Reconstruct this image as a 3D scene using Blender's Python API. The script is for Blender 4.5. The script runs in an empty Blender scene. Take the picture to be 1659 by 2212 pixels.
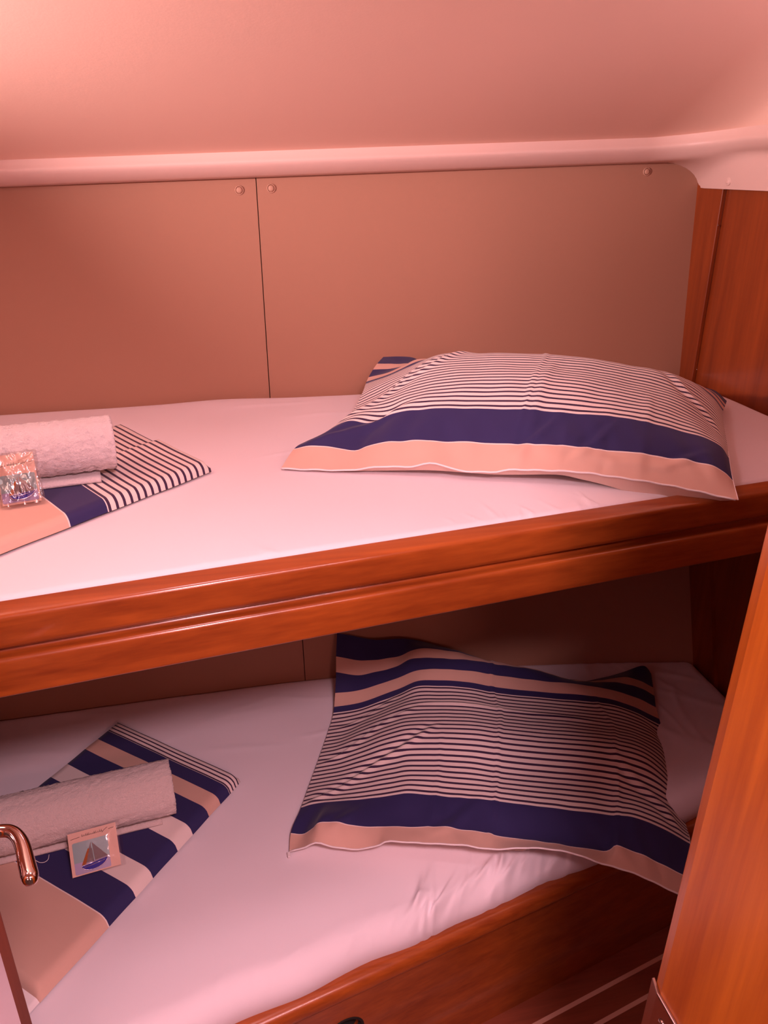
import bpy, math, random
import numpy as np
from mathutils import Vector, noise

random.seed(7)
scene = bpy.context.scene
C = scene.collection

# ------------------------------------------------------------------ camera
FPX = 1680.0
PITCH = math.radians(24.0)
YAW = math.radians(12.7)
CZ = 1.45
cam_data = bpy.data.cameras.new('camera')
cam = bpy.data.objects.new('camera', cam_data)
C.objects.link(cam)
cam.location = (0, 0, CZ)
cam.rotation_euler = (math.radians(90) - PITCH, 0, -YAW)
cam_data.sensor_fit = 'HORIZONTAL'
cam_data.sensor_width = 36.0
cam_data.lens = 36.0 * FPX / 1659.0
cam_data.clip_start = 0.01
scene.camera = cam

# ------------------------------------------------------------------ world, exposure
world = bpy.data.worlds.new('world')
scene.world = world
world.use_nodes = True
world.node_tree.nodes['Background'].inputs[0].default_value = (1.0, 0.36, 0.30, 1)
world.node_tree.nodes['Background'].inputs[1].default_value = 0.10
scene.view_settings.view_transform = 'Standard'
scene.view_settings.look = 'None'
scene.view_settings.gamma = 1.0
scene.view_settings.use_curve_mapping = False
scene.view_settings.exposure = 0.0

# lamp data: (x, y, z, watts, colour) of the cabin's lamps and two added fills (saloon, head); their fixtures are built further down
LAMP_MAIN = dict(loc=(0.04, 0.72, 1.765), watts=1.9, color=(1.0, 0.64, 0.74))
FILL_SALOON = dict(loc=(0.20, -0.60, 1.58), watts=18.0, color=(1.0, 0.38, 0.36))  # added fill: brightens and reddens the dim back of the lower bunk
LAMP_DOOR = dict(loc=(0.20, -0.20, 1.850), watts=26.0, color=(1.0, 0.58, 0.66))
LAMP_FOOT = dict(loc=(-0.90, 0.80, 1.595), aim=(-0.10, 1.12, 1.76), watts=120.0, color=(1.0, 0.67, 0.69))
FILL_HEAD = dict(loc=(1.00, 0.60, 1.52), aim=(0.80, 1.15, 1.76), watts=9.0, color=(1.0, 0.60, 0.68))  # added fill to brighten the right end of the headliner


# ------------------------------------------------------------------ geometry helpers
def ray(u, v):
    r = (u - 829.5) / FPX
    up = -(v - 1106) / FPX
    wz = up * math.cos(PITCH) - math.sin(PITCH)
    fw = math.cos(PITCH) + up * math.sin(PITCH)
    return (r * math.cos(YAW) + fw * math.sin(YAW), fw * math.cos(YAW) - r * math.sin(YAW), wz)


def at(u, v, x=None, y=None, z=None):
    """photo measurement -> point of the room at a known x, y or height"""
    d = ray(u, v)
    t = x / d[0] if x is not None else (y / d[1] if y is not None else (z - CZ) / d[2])
    return Vector((d[0] * t, d[1] * t, CZ + d[2] * t))


def lerp(a, b, t):
    return a + (b - a) * t


def sstep(a, b, x):
    t = min(1, max(0, (x - a) / (b - a)))
    return t * t * (3 - 2 * t)


def empty(name, loc):
    o = bpy.data.objects.new(name, None)
    o.empty_display_size = 0.05
    o.location = loc
    C.objects.link(o)
    return o


def wloc(o):
    p = Vector(o.location)
    while o.parent:
        o = o.parent
        p = p + Vector(o.location)
    return p


def mesh_obj(name, verts, faces, mat, parent=None, origin=None, smooth=True, uvs=None, sharp=None):
    """verts in room coordinates"""
    if origin is None:
        origin = wloc(parent) if parent else Vector((0, 0, 0))
    origin = Vector(origin)
    me = bpy.data.meshes.new(name)
    me.from_pydata([tuple(Vector(v) - origin) for v in verts], [], faces)
    me.update()
    if uvs is not None:
        lay = me.uv_layers.new(name='UVMap')
        for l in me.loops:
            lay.data[l.index].uv = uvs[l.vertex_index]
    if smooth:
        for p in me.polygons:
            p.use_smooth = True
        if sharp:
            me.set_sharp_from_angle(angle=math.radians(sharp))
    o = bpy.data.objects.new(name, me)
    C.objects.link(o)
    o.data.materials.append(mat)
    if parent:
        o.parent = parent
        o.location = origin - wloc(parent)
    else:
        o.location = origin
    return o


def tag(o, label=None, cat=None, group=None, kind=None):
    if label:
        o['label'] = label
    if cat:
        o['category'] = cat
    if group:
        o['group'] = group
    if kind:
        o['kind'] = kind
    return o


def grid_faces(nu, nv, off=0, close_u=False, flip=False):
    f = []
    for i in range(nu if close_u else nu - 1):
        for j in range(nv - 1):
            a = off + i * nv + j
            b = off + ((i + 1) % nu) * nv + j
            q = (a, b, b + 1, a + 1)
            f.append(q[::-1] if flip else q)
    return f


def box(c0, c1):
    x0, y0, z0 = c0
    x1, y1, z1 = c1
    v = [(x0, y0, z0), (x1, y0, z0), (x1, y1, z0), (x0, y1, z0), (x0, y0, z1), (x1, y0, z1), (x1, y1, z1), (x0, y1, z1)]
    f = [(0, 3, 2, 1), (4, 5, 6, 7), (0, 1, 5, 4), (1, 2, 6, 5), (2, 3, 7, 6), (3, 0, 4, 7)]
    return v, f


def bevel(o, w, seg=3):
    m = o.modifiers.new('bevel', 'BEVEL')
    m.width = w
    m.segments = seg
    m.limit_method = 'ANGLE'
    return o


def prism(poly, ext):
    """polygon of 3D points (ccw seen from the tip of -ext) extruded by ext"""
    n = len(poly)
    v = [tuple(Vector(p)) for p in poly] + [tuple(Vector(p) + Vector(ext)) for p in poly]
    f = [tuple(range(n))[::-1], tuple(range(n, 2 * n))]
    for i in range(n):
        j = (i + 1) % n
        f.append((i, j, n + j, n + i))
    return v, f


def sweep(profile, frames, cap=True):
    """profile: list of (d, h); frames: list of (origin, dirD, dirH)"""
    n = len(profile)
    v = []
    for o, dd, dh in frames:
        for d, h in profile:
            v.append(tuple(Vector(o) + Vector(dd) * d + Vector(dh) * h))
    f = []
    for i in range(len(frames) - 1):
        for j in range(n):
            k = (j + 1) % n
            f.append((i * n + j, (i + 1) * n + j, (i + 1) * n + k, i * n + k))
    if cap:
        f.append(tuple(range(n)))
        f.append(tuple(range((len(frames) - 1) * n, len(frames) * n))[::-1])
    return v, f


def catmull(pts, n):
    P = [Vector(p) for p in pts]
    P = [P[0] * 2 - P[1]] + P + [P[-1] * 2 - P[-2]]
    out = []
    m = len(P) - 3
    for k in range(n):
        s = k / (n - 1) * m
        i = min(int(s), m - 1)
        t = s - i
        a, b, c, d = P[i:i + 4]
        out.append(0.5 * ((2 * b) + (c - a) * t + (2 * a - 5 * b + 4 * c - d) * t * t + (-a + 3 * b - 3 * c + d) * t ** 3))
    return out


def tube(pts, rad, seg=10, cap=True):
    pts = [Vector(p) for p in pts]
    rads = rad if isinstance(rad, (list, tuple)) else [rad] * len(pts)
    v, f = [], []
    prev = None
    for i, p in enumerate(pts):
        t = (pts[min(i + 1, len(pts) - 1)] - pts[max(i - 1, 0)]).normalized()
        if prev is None:
            a = t.orthogonal().normalized()
        else:
            a = (prev - t * prev.dot(t)).normalized()
        prev = a
        b = t.cross(a)
        for k in range(seg):
            w = 2 * math.pi * k / seg
            v.append(tuple(p + (a * math.cos(w) + b * math.sin(w)) * rads[i]))
    for i in range(len(pts) - 1):
        for k in range(seg):
            l = (k + 1) % seg
            f.append((i * seg + k, i * seg + l, (i + 1) * seg + l, (i + 1) * seg + k))
    if cap:
        f.append(tuple(range(seg))[::-1])
        f.append(tuple(range((len(pts) - 1) * seg, len(pts) * seg)))
    return v, f


def lathe(profile, c, ax, seg=24):
    """profile (r, h) about axis ax through c"""
    ax = Vector(ax).normalized()
    a = ax.orthogonal().normalized()
    b = ax.cross(a)
    v = []
    for r, h in profile:
        for k in range(seg):
            w = 2 * math.pi * k / seg
            v.append(tuple(Vector(c) + ax * h + (a * math.cos(w) + b * math.sin(w)) * r))
    f = []
    n = len(profile)
    for i in range(n - 1):
        for k in range(seg):
            l = (k + 1) % seg
            f.append((i * seg + k, i * seg + l, (i + 1) * seg + l, (i + 1) * seg + k))
    f.append(tuple(range(seg))[::-1])
    f.append(tuple(range((n - 1) * seg, n * seg)))
    return v, f


def join(*parts):
    v, f = [], []
    for pv, pf in parts:
        o = len(v)
        v += list(pv)
        f += [tuple(i + o for i in q) for q in pf]
    return v, f


def nz(x, y, z=0.0):
    return noise.noise(Vector((x, y, z)))


# ------------------------------------------------------------------ materials
def new_mat(name):
    m = bpy.data.materials.new(name)
    m.use_nodes = True
    nt = m.node_tree
    return m, nt, nt.nodes['Principled BSDF']


def N(nt, t, **kw):
    n = nt.nodes.new(t)
    for k, v in kw.items():
        setattr(n, k, v)
    return n


def mth(nt, op, a, b=None):
    n = nt.nodes.new('ShaderNodeMath')
    n.operation = op
    for i, x in enumerate((a, b)):
        if x is None:
            continue
        if isinstance(x, (int, float)):
            n.inputs[i].default_value = x
        else:
            nt.links.new(x, n.inputs[i])
    return n.outputs[0]


def bump_from(nt, bsdf, height, strength, dist):
    b = N(nt, 'ShaderNodeBump')
    b.inputs['Strength'].default_value = strength
    b.inputs['Distance'].default_value = dist
    nt.links.new(height, b.inputs['Height'])
    nt.links.new(b.outputs[0], bsdf.inputs['Normal'])


def obj_noise(nt, scale, detail=3, rough=0.5, vec_scale=None):
    tc = N(nt, 'ShaderNodeTexCoord')
    src = tc.outputs['Object']
    if vec_scale:
        mp = N(nt, 'ShaderNodeMapping')
        mp.inputs['Scale'].default_value = vec_scale
        nt.links.new(src, mp.inputs[0])
        src = mp.outputs[0]
    n = N(nt, 'ShaderNodeTexNoise')
    n.inputs['Scale'].default_value = scale
    n.inputs['Detail'].default_value = detail
    n.inputs['Roughness'].default_value = rough
    nt.links.new(src, n.inputs['Vector'])
    return n.outputs['Fac']


def mix_rgb(nt, fac, a, b):
    n = N(nt, 'ShaderNodeMix', data_type='RGBA')
    if isinstance(fac, (int, float)):
        n.inputs[0].default_value = fac
    else:
        nt.links.new(fac, n.inputs[0])
    for i, c in ((6, a), (7, b)):
        if isinstance(c, tuple):
            n.inputs[i].default_value = (*c, 1)
        else:
            nt.links.new(c, n.inputs[i])
    return n.outputs[2]


def wood(name, dark, light, vec_scale, rough=0.28, coat=0.5):
    m, nt, b = new_mat(name)
    g = obj_noise(nt, 1.0, 6, 0.62, vec_scale)
    f = obj_noise(nt, 1.0, 3, 0.5, tuple(s * 5 for s in vec_scale))
    mix = mth(nt, 'ADD', mth(nt, 'MULTIPLY', g, 0.7), mth(nt, 'MULTIPLY', f, 0.3))
    cr = N(nt, 'ShaderNodeValToRGB')
    cr.color_ramp.elements[0].position = 0.34
    cr.color_ramp.elements[0].color = (*dark, 1)
    cr.color_ramp.elements[1].position = 0.66
    cr.color_ramp.elements[1].color = (*light, 1)
    nt.links.new(mix, cr.inputs[0])
    nt.links.new(cr.outputs[0], b.inputs['Base Color'])
    b.inputs['Roughness'].default_value = rough
    b.inputs['Coat Weight'].default_value = coat
    b.inputs['Coat Roughness'].default_value = 0.12
    bump_from(nt, b, f, 0.05, 0.002)
    return m


def cloth_mat(name, col, rough=0.9, bump=0.15, scale=900, sheen=0.15, dist=0.0006):
    m, nt, b = new_mat(name)
    b.inputs['Base Color'].default_value = (*col, 1)
    b.inputs['Roughness'].default_value = rough
    b.inputs['Sheen Weight'].default_value = sheen
    b.inputs['Specular IOR Level'].default_value = 0.2
    n1 = obj_noise(nt, scale, 2)
    bump_from(nt, b, n1, bump, dist)
    return m


def plain(name, col, rough=0.5, metal=0.0, spec=0.5, coat=0.0):
    m, nt, b = new_mat(name)
    b.inputs['Base Color'].default_value = (*col, 1)
    b.inputs['Roughness'].default_value = rough
    b.inputs['Metallic'].default_value = metal
    b.inputs['Specular IOR Level'].default_value = spec
    b.inputs['Coat Weight'].default_value = coat
    return m


NAVY = (0.028, 0.024, 0.105)
NAVY_THIN = (0.045, 0.022, 0.060)
CREAM = (0.80, 0.70, 0.66)
BEIGE = (0.66, 0.43, 0.34)


def stripe_mat(name, bands, thin, ground=CREAM):
    """printed cotton: bands [(v0, v1, colour)] over v in metres, thin = (v0, v1, period, duty)"""
    m, nt, b = new_mat(name)
    uv = N(nt, 'ShaderNodeUVMap')
    sep = N(nt, 'ShaderNodeSeparateXYZ')
    nt.links.new(uv.outputs[0], sep.inputs[0])
    v = sep.outputs['Y']
    col = ground
    ph = mth(nt, 'FRACT', mth(nt, 'DIVIDE', mth(nt, 'SUBTRACT', v, thin[0]), thin[2]))
    # centre the stripe inside its period
    on = mth(nt, 'LESS_THAN', mth(nt, 'ABSOLUTE', mth(nt, 'SUBTRACT', ph, 0.55)), thin[3] / 2)
    inside = mth(nt, 'MULTIPLY', mth(nt, 'GREATER_THAN', v, thin[0]), mth(nt, 'LESS_THAN', v, thin[1]))
    col = mix_rgb(nt, mth(nt, 'MULTIPLY', on, inside), ground, NAVY_THIN)
    for v0, v1, c in bands:
        fac = mth(nt, 'MULTIPLY', mth(nt, 'GREATER_THAN', v, v0), mth(nt, 'LESS_THAN', v, v1))
        col = mix_rgb(nt, fac, col, c)
    nt.links.new(col, b.inputs['Base Color'])
    b.inputs['Roughness'].default_value = 0.75
    b.inputs['Sheen Weight'].default_value = 0.12
    b.inputs['Specular IOR Level'].default_value = 0.25
    bump_from(nt, b, obj_noise(nt, 1200, 2), 0.12, 0.0005)
    return m


WOOD_D, WOOD_L = (0.27, 0.052, 0.008), (0.50, 0.128, 0.018)
M_RAIL = wood('varnished_wood_rail', (0.21, 0.040, 0.008), (0.40, 0.096, 0.016), (1.6, 30, 30))
M_POST = wood('varnished_wood_upright', (0.38, 0.085, 0.008), (0.62, 0.185, 0.016), (30, 30, 1.6), 0.35, 0.12)
M_DARKW = wood('varnished_wood_bulkhead', (0.17, 0.028, 0.006), (0.32, 0.062, 0.010), (16, 16, 1.2), 0.32)
M_FLOOR = wood('varnished_floor_plank', (0.17, 0.038, 0.018), (0.27, 0.066, 0.032), (2, 30, 30), 0.35, 0.3)
M_DOORW = wood('satin_wood_door_edge', (0.20, 0.035, 0.010), (0.30, 0.060, 0.016), (30, 30, 1.6), 0.65, 0.0)
M_STRIP = plain('pale_holly_strip', (0.62, 0.34, 0.25), 0.4)
M_LINER = cloth_mat('cream_vinyl_headliner', (0.90, 0.615, 0.49), 0.62, 0.10, 260, 0.0, 0.0008)
M_TRIM = plain('cream_moulded_trim', (0.74, 0.53, 0.46), 0.45)
M_PANEL = cloth_mat('beige_vinyl_lining', (0.40, 0.21, 0.138), 0.68, 0.10, 380, 0.0, 0.0008)
M_BUTTON = plain('beige_plastic_cap', (0.50, 0.28, 0.19), 0.6)
M_HULL = plain('dark_hull_backing', (0.12, 0.05, 0.035), 0.8)
M_SHEET = cloth_mat('white_cotton_sheet', (0.83, 0.775, 0.82), 0.85, 0.12, 1100, 0.15)
M_WHITEC = cloth_mat('white_cotton_trim', (0.84, 0.78, 0.78), 0.8, 0.1, 1100)
M_CHROME = plain('polished_chrome', (0.78, 0.72, 0.70), 0.06, 1.0)
M_STEEL = plain('brushed_steel', (0.45, 0.33, 0.30), 0.22, 1.0)
M_MIRROR = plain('glossy_door_panel', (0.86, 0.70, 0.70), 0.07, 1.0)
M_BLACK = plain('painted_hole_dark', (0.012, 0.008, 0.007), 0.9)


# ------------------------------------------------------------------ room shell
def yb_up(z):                     # back wall (hull side) above the upper berth
    return 1.63 + 0.042 * (z - 1.0) / 0.405


def trim_z(x):                    # lower edge of the deck moulding, rises towards the bow
    return 1.414 + 0.0316 * (x + 0.345)


def yb_low(x, z):                 # hull side below the upper berth leans inwards, more so to the right
    k = (1.0 - z) / 0.65
    base = 1.525 - 0.135 * max(0.0, (x - 0.1) / 1.0) ** 1.4
    return 1.625 + (base - 1.625) * k


X_L, X_R = -0.98, 1.10

# floor: narrow varnished planks with pale strips, running along the lower berth
FD = Vector((0.9735, 0.2286, 0))            # plank direction
FN = Vector((-0.2286, 0.9735, 0))           # across
F0 = Vector((0.48, 0.844, 0))
v, f = box((-1.2, -0.9, -0.05), (1.3, 1.7, -0.012))
floor = tag(mesh_obj('floor', v, f, M_HULL, smooth=False), 'dark red cabin floor of narrow planks with pale strips', kind='structure')
for k in range(-7, 3):
    a0 = k * 0.0495
    q = []
    for s, w in ((-0.95, a0 + 0.004), (0.95, a0 + 0.004), (0.95, a0 + 0.0455), (-0.95, a0 + 0.0455)):
        q.append(F0 + FD * s + FN * w + Vector((0, 0, -0.012)))
    v, f = prism(q, (0, 0, 0.012))
    mesh_obj('plank', v, f, M_FLOOR, floor, smooth=False)
    q = []
    for s, w in ((-0.95, a0 - 0.004), (0.95, a0 - 0.004), (0.95, a0 + 0.004), (-0.95, a0 + 0.004)):
        q.append(F0 + FD * s + FN * w + Vector((0, 0, -0.012)))
    v, f = prism(q, (0, 0, 0.0125))
    mesh_obj('strip', v, f, M_STRIP, floor, smooth=False)

# back wall: dark backing, then vinyl panels that meet in a fine joint
xs = [X_L - 0.06 + i * (X_R + 0.12 - X_L) / 24 for i in range(25)]
zs = [-0.01 + i * 0.06 for i in range(25)]
vv = []
for x in xs:
    for z in zs:
        y = yb_up(z) if z > 0.97 else yb_low(x, z)
        vv.append((x, y + 0.022, z))
nf = len(vv)
vv += [(x, 1.75, z) for (x, y, z) in vv]
ff = grid_faces(25, 25) + grid_faces(25, 25, nf, flip=True)
wall_back = tag(mesh_obj('wall_back', vv, ff, M_HULL), 'hull side wall lined with beige vinyl panels', kind='structure')


def panel(x0f, x1f, z0, z1f, yf, nx=40, nzz=24, round_right=0.0):
    """vinyl panel: front skin with a soft rolled edge, 18 mm thick"""
    verts, faces = [], []
    for i in range(nx + 1):
        for j in range(nzz + 1):
            s, t = i / nx, j / nzz
            z = lerp(z0, 1.40, t)
            x = lerp(x0f(z), x1f(z), s)
            zt = z1f(x)
            if round_right and x > x1f(z) - round_right:
                q = (x - (x1f(z) - round_right)) / round_right
                zt -= 0.055 * (1 - math.sqrt(max(0, 1 - q * q)))
            z = lerp(z0, zt, t)
            x = lerp(x0f(z), x1f(z), s)
            e = min(s * (x1f(z) - x0f(z)), (1 - s) * (x1f(z) - x0f(z)))
            roll = 0.0
            verts.append((x, yf(x, z) + roll + 0.0006 * nz(x * 5, z * 5), z))
    n = len(verts)
    faces = grid_faces(nx + 1, nzz + 1)
    verts += [(x, y + 0.018, z) for (x, y, z) in verts]
    faces += grid_faces(nx + 1, nzz + 1, n, flip=True)
    ring = [i * (nzz + 1) for i in range(nx + 1)] + [nx * (nzz + 1) + j for j in range(1, nzz + 1)]
    ring += [i * (nzz + 1) + nzz for i in range(nx - 1, -1, -1)] + [j for j in range(nzz - 1, 0, -1)]
    for a, b in zip(ring, ring[1:] + ring[:1]):
        faces.append((a, n + a, n + b, b))
    return verts, faces


def seam(z):
    return 0.118 + 0.004 * (z - 1.0)


def yup(x, z):
    return yb_up(z)


pan = []
v, f = panel(lambda z: X_L, lambda z: seam(z) - 0.0009, 0.93, lambda x: trim_z(x) + 0.004, yup)
pan.append(mesh_obj('panel', v, f, M_PANEL, wall_back, sharp=40))
v, f = panel(lambda z: seam(z) + 0.0009, lambda z: X_R, 0.93, lambda x: trim_z(x) + 0.004, yup, round_right=0.09)
pan.append(mesh_obj('panel', v, f, M_PANEL, wall_back, sharp=40))
SL = 0.152
v, f = panel(lambda z: X_L, lambda z: SL - 0.0009, 0.24, lambda x: 0.905, yb_low)
mesh_obj('panel', v, f, M_PANEL, wall_back, sharp=40)
v, f = panel(lambda z: SL + 0.0009, lambda z: X_R, 0.24, lambda x: 0.905, yb_low)
mesh_obj('panel', v, f, M_PANEL, wall_back, sharp=40)


def button(u, vv_, par):
    p = at(u, vv_, y=1.667)
    p.y = yb_up(p.z)
    prof = [(0.0088, 0.002), (0.0086, -0.0022), (0.0076, -0.0030), (0.0070, -0.0022), (0.0068, 0.0008), (0.0062, 0.0008), (0.0060, -0.0024), (0.0052, -0.0040), (0.0025, -0.0046)]
    v, f = lathe([(r, -h) for r, h in prof], p, (0, -1, 0), 20)
    mesh_obj('screw_cap', v, f, M_BUTTON, par)


button(517, 411, pan[0])
button(586, 407, pan[1])
button(1401, 371, pan[1])

# right bulkhead
v, f = box((X_R, 0.38, -0.01), (X_R + 0.03, 1.75, 1.95))
wall_right = tag(mesh_obj('wall_right', v, f, M_DARKW, smooth=False), 'varnished reddish wood bulkhead at the head of the bunks', kind='structure')
v, f = box((X_R - 0.010, 1.578, 0.90), (X_R, 1.69, 1.52))
bat = bevel(mesh_obj('trim_1', v, f, M_DARKW, smooth=False), 0.002)
tag(bat, 'dark vertical wood batten in the upper right corner', kind='structure')
for u, vv_ in ((1551, 487), (1505, 798)):
    p = at(u, vv_, x=X_R - 0.010)
    v, f = lathe([(0.0016, 0), (0.0016, 0.0006), (0.0008, 0.0010)], p, (-1, 0, 0), 10)
    mesh_obj('screw', v, f, M_STEEL, bat)
# lower batten follows the leaning hull side
q = []
zz = [0.22, 0.4, 0.6, 0.8, 0.905]
poly = [(X_R - 0.010, yb_low(X_R, z) + 0.02, z) for z in zz] + [(X_R - 0.010, yb_low(X_R, z) - 0.085, z) for z in zz[::-1]]
v, f = prism(poly, (0.010, 0, 0))
tag(mesh_obj('trim_2', v, f, M_DARKW, smooth=False), 'dark wood batten in the lower right corner', kind='structure')

# left wall (foot end) and the two sides of the doorway bulkhead
v, f = box((X_L - 0.04, 0.0, -0.01), (X_L, 1.75, 1.95))
tag(mesh_obj('wall_left', v, f, M_DARKW, smooth=False), 'varnished wood bulkhead at the foot of the bunks', kind='structure')
v, f = box((X_L, 0.06, -0.01), (-0.315, 0.09, 1.95))
tag(mesh_obj('wall_front', v, f, M_DARKW, smooth=False), 'varnished wood bulkhead left of the doorway', kind='structure')
v, f = box((0.41, 0.38, -0.01), (X_R, 0.41, 1.95))
tag(mesh_obj('wall_front', v, f, M_DARKW, smooth=False), 'varnished wood bulkhead right of the doorway', kind='structure')

# moulded deck edge (nosing) and headliner, lofted between polylines
NB = 60
B, U1, U2, NO, CR = [], [], [], [], []
for k in range(NB + 1):
    s = k / NB
    if s < 0.55:                               # straight run along the hull side
        x = lerp(X_L - 0.02, 0.93, s / 0.55)
        z = trim_z(x)
        B.append(Vector((x, yb_up(z) - 0.0005, z)))
        nrm = Vector((0, -1, 0))
        bx, by = x, yb_up(z)
        cz = z
        dn = 0.05
    else:
        q = (s - 0.55) / 0.45
        # lower edge: small fillet in the wall plane, then along the bulkhead
        qa = min(1, q / 0.4)
        x = lerp(0.93, 1.0, min(1, q / 0.12))
        if q < 0.12:
            z = trim_z(x)
            b = Vector((x, yb_up(z) - 0.0005, z))
        elif q < 0.45:
            w = (q - 0.12) / 0.33 * math.pi / 2
            x = 1.0 + 0.092 * math.sin(w)
            z = trim_z(1.0) - 0.052 * (1 - math.cos(w))
            b = Vector((x, yb_up(z) - 0.0005, z))
        else:
            w = (q - 0.45) / 0.55
            b = Vector((X_R - 0.013, lerp(1.672, 0.38, w ** 1.3), 1.405))
        B.append(b)
        # nose: wide turn from the hull side to the bulkhead
        R = 0.20
        if q < 0.62:
            w = q / 0.62 * math.pi / 2
            nrm = Vector((-math.sin(w), -math.cos(w), 0))
            bx, by = 0.93 + R * math.sin(w) * 0.85, 1.672 - R * (1 - math.cos(w))
        else:
            w = (q - 0.62) / 0.38
            nrm = Vector((-1, 0, 0))
            bx, by = 1.10, lerp(1.472, 0.38, w)
        cz = trim_z(min(bx, 1.1)) + 0.012 * sstep(0, 1, q)
    base = Vector((bx, by, cz))
    kz = 0.78 + 0.22 * k / NB                  # the moulding is a little deeper towards the bow
    U1.append(base + nrm * 0.022 + Vector((0, 0, 0.004 * kz)))
    U2.append(base + nrm * 0.038 + Vector((0, 0, 0.016 * kz)))
    NO.append(base + nrm * 0.049 + Vector((0, 0, 0.031 * kz)))
    CR.append(base + nrm * 0.043 + Vector((0, 0, 0.0545 * kz)))
# smooth the profile with a spline through the polylines
vv = []
NPR = 20
for k in range(NB + 1):
    pr = catmull([B[k], lerp(B[k], U1[k], 0.55), U1[k], U2[k], NO[k], lerp(NO[k], CR[k], 0.5), CR[k]], NPR)
    vv += pr
ff = grid_faces(NB + 1, NPR, flip=True)
tag(mesh_obj('trim_3', vv, ff, M_TRIM), 'cream rounded moulding between headliner and hull panels', kind='structure')
vv = []
NC = 30
for k in range(NB + 1):
    c = CR[k]
    T = Vector((min(c.x, 0.75) if k < NB * 0.55 else lerp(0.75, 0.85, (k / NB - 0.55) / 0.45), 0.30, 1.885))
    if c.y < 0.9:
        T.y = 0.30 - (0.9 - c.y) * 0.1
    for j in range(NC + 1):
        t = j / NC
        p = lerp(c, T, t)
        g = 0.60 * t + 0.40 * math.sin(t * math.pi / 2)
        p = Vector((p.x, p.y, lerp(c.z, T.z, g)))
        vv.append(p)
ff = grid_faces(NB + 1, NC + 1, flip=True)
n0 = len(vv)
# flat part of the headliner towards the doorway
i0 = n0
for k in range(NB + 1):
    p = vv[k * (NC + 1) + NC]
    vv.append(Vector((p.x, -0.9, 1.895)))
for k in range(NB):
    ff.append((k * (NC + 1) + NC, n0 + k, n0 + k + 1, (k + 1) * (NC + 1) + NC)[::-1])
ceil = mesh_obj('ceiling', vv, ff, M_LINER)
tag(ceil, 'sloping cream vinyl headliner above the bunks', kind='structure')
p = at(1570, 392, x=X_R - 0.02)
v, f = lathe([(0.008, -0.006), (0.008, 0.0012), (0.0068, 0.0022), (0.006, 0.0012), (0.005, 0.003), (0.0025, 0.0036)], (X_R - 0.016, p.y, p.z), (-1, 0, 0), 20)
mesh_obj('screw_cap', v, f, M_TRIM, [o for o in C.objects if o.name == 'trim_3'][0])


# doorway: jamb on the right, open door leaf with lever handle on the left
JX, JY = 0.356, 0.410
poly = [(JX, JY, 0), (JX + 0.0035, JY + 0.0125, 0), (JX + 0.010, JY + 0.0185, 0), (JX + 0.046, JY + 0.020, 0), (JX + 0.046, 0.05, 0), (JX + 0.002, 0.05, 0)]
v, f = prism([(a - 0.0176, b, c) for a, b, c in poly], (0.045, 0, 1.93))     # the post leans a little with the hull
jamb = mesh_obj('door_1', v, f, M_POST, smooth=False)
bevel(jamb, 0.0025, 3)
tag(jamb, 'varnished orange wood door post at the right edge', kind='structure')
# strike plate wrapped round the post's edge
pz = at(1440, 2143, y=JY).z
s0 = [(JX - 0.0035, JY - 0.032), (JX - 0.0035, JY + 0.001), (JX + 0.0005, JY + 0.0165), (JX + 0.004, JY + 0.0165), (JX + 0.0005, JY + 0.0005), (JX + 0.0005, JY - 0.032)]
v, f = prism([(a - 0.0025, b, pz - 0.11) for a, b in s0], (0.0025, 0, 0.11))
plate = bevel(mesh_obj('strike_plate', v, f, M_STEEL, jamb, smooth=False), 0.0012, 2)
plate['label'] = 'small steel strike plate with screws'
for dz in (0.022, 0.088):
    v, f = lathe([(0.0048, -0.001), (0.0048, 0.0006), (0.0035, 0.0018), (0.001, 0.0016)], (JX - 0.0035 - 0.0233 * dz, JY - 0.014, pz - dz), (-1, 0, 0), 16)
    mesh_obj('screw', v, f, M_STEEL, plate)

DX, DY = -0.262, 0.645
v, f = box((DX - 0.035, 0.10, 0.03), (DX, DY, 1.86))
door = bevel(mesh_obj('door_2', v, f, M_DOORW, smooth=False), 0.008, 4)
tag(door, 'open cabin door with glossy panel and chrome lever at the left edge', kind='structure')
v, f = box((DX - 0.001, 0.14, 0.07), (DX + 0.0012, DY - 0.034, 1.82))
pnl = bevel(mesh_obj('door_panel', v, f, M_MIRROR, door, smooth=False), 0.002, 3)
pnl['label'] = 'glossy reflecting door panel'
lz = 0.862
lever = catmull([(DX, 0.632, lz - 0.002), (-0.245, 0.631, lz - 0.001), (-0.231, 0.628, lz), (-0.2215, 0.619, lz + 0.0005), (-0.2135, 0.604, lz), (-0.206, 0.582, lz - 0.001), (-0.1985, 0.560, lz - 0.002)], 46)
rr = []
for i in range(46):
    t = i / 45
    r = 0.0062 + 0.0016 * sstep(0.35, 0.95, t)
    if t > 0.93:
        r *= math.sqrt(max(0.02, 1 - ((t - 0.93) / 0.072) ** 2))
    rr.append(r)
v, f = tube(lever, rr, 24)
v2, f2 = lathe([(0.022, 0.0), (0.022, 0.004), (0.018, 0.008), (0.010, 0.010), (0.009, 0.016)], (DX, 0.632, lz - 0.002), (1, 0, 0), 32)
hd = mesh_obj('handle', v, f, M_CHROME, door)
hd['label'] = 'curved chrome lever handle'
mesh_obj('rosette', v2, f2, M_CHROME, hd)


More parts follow.
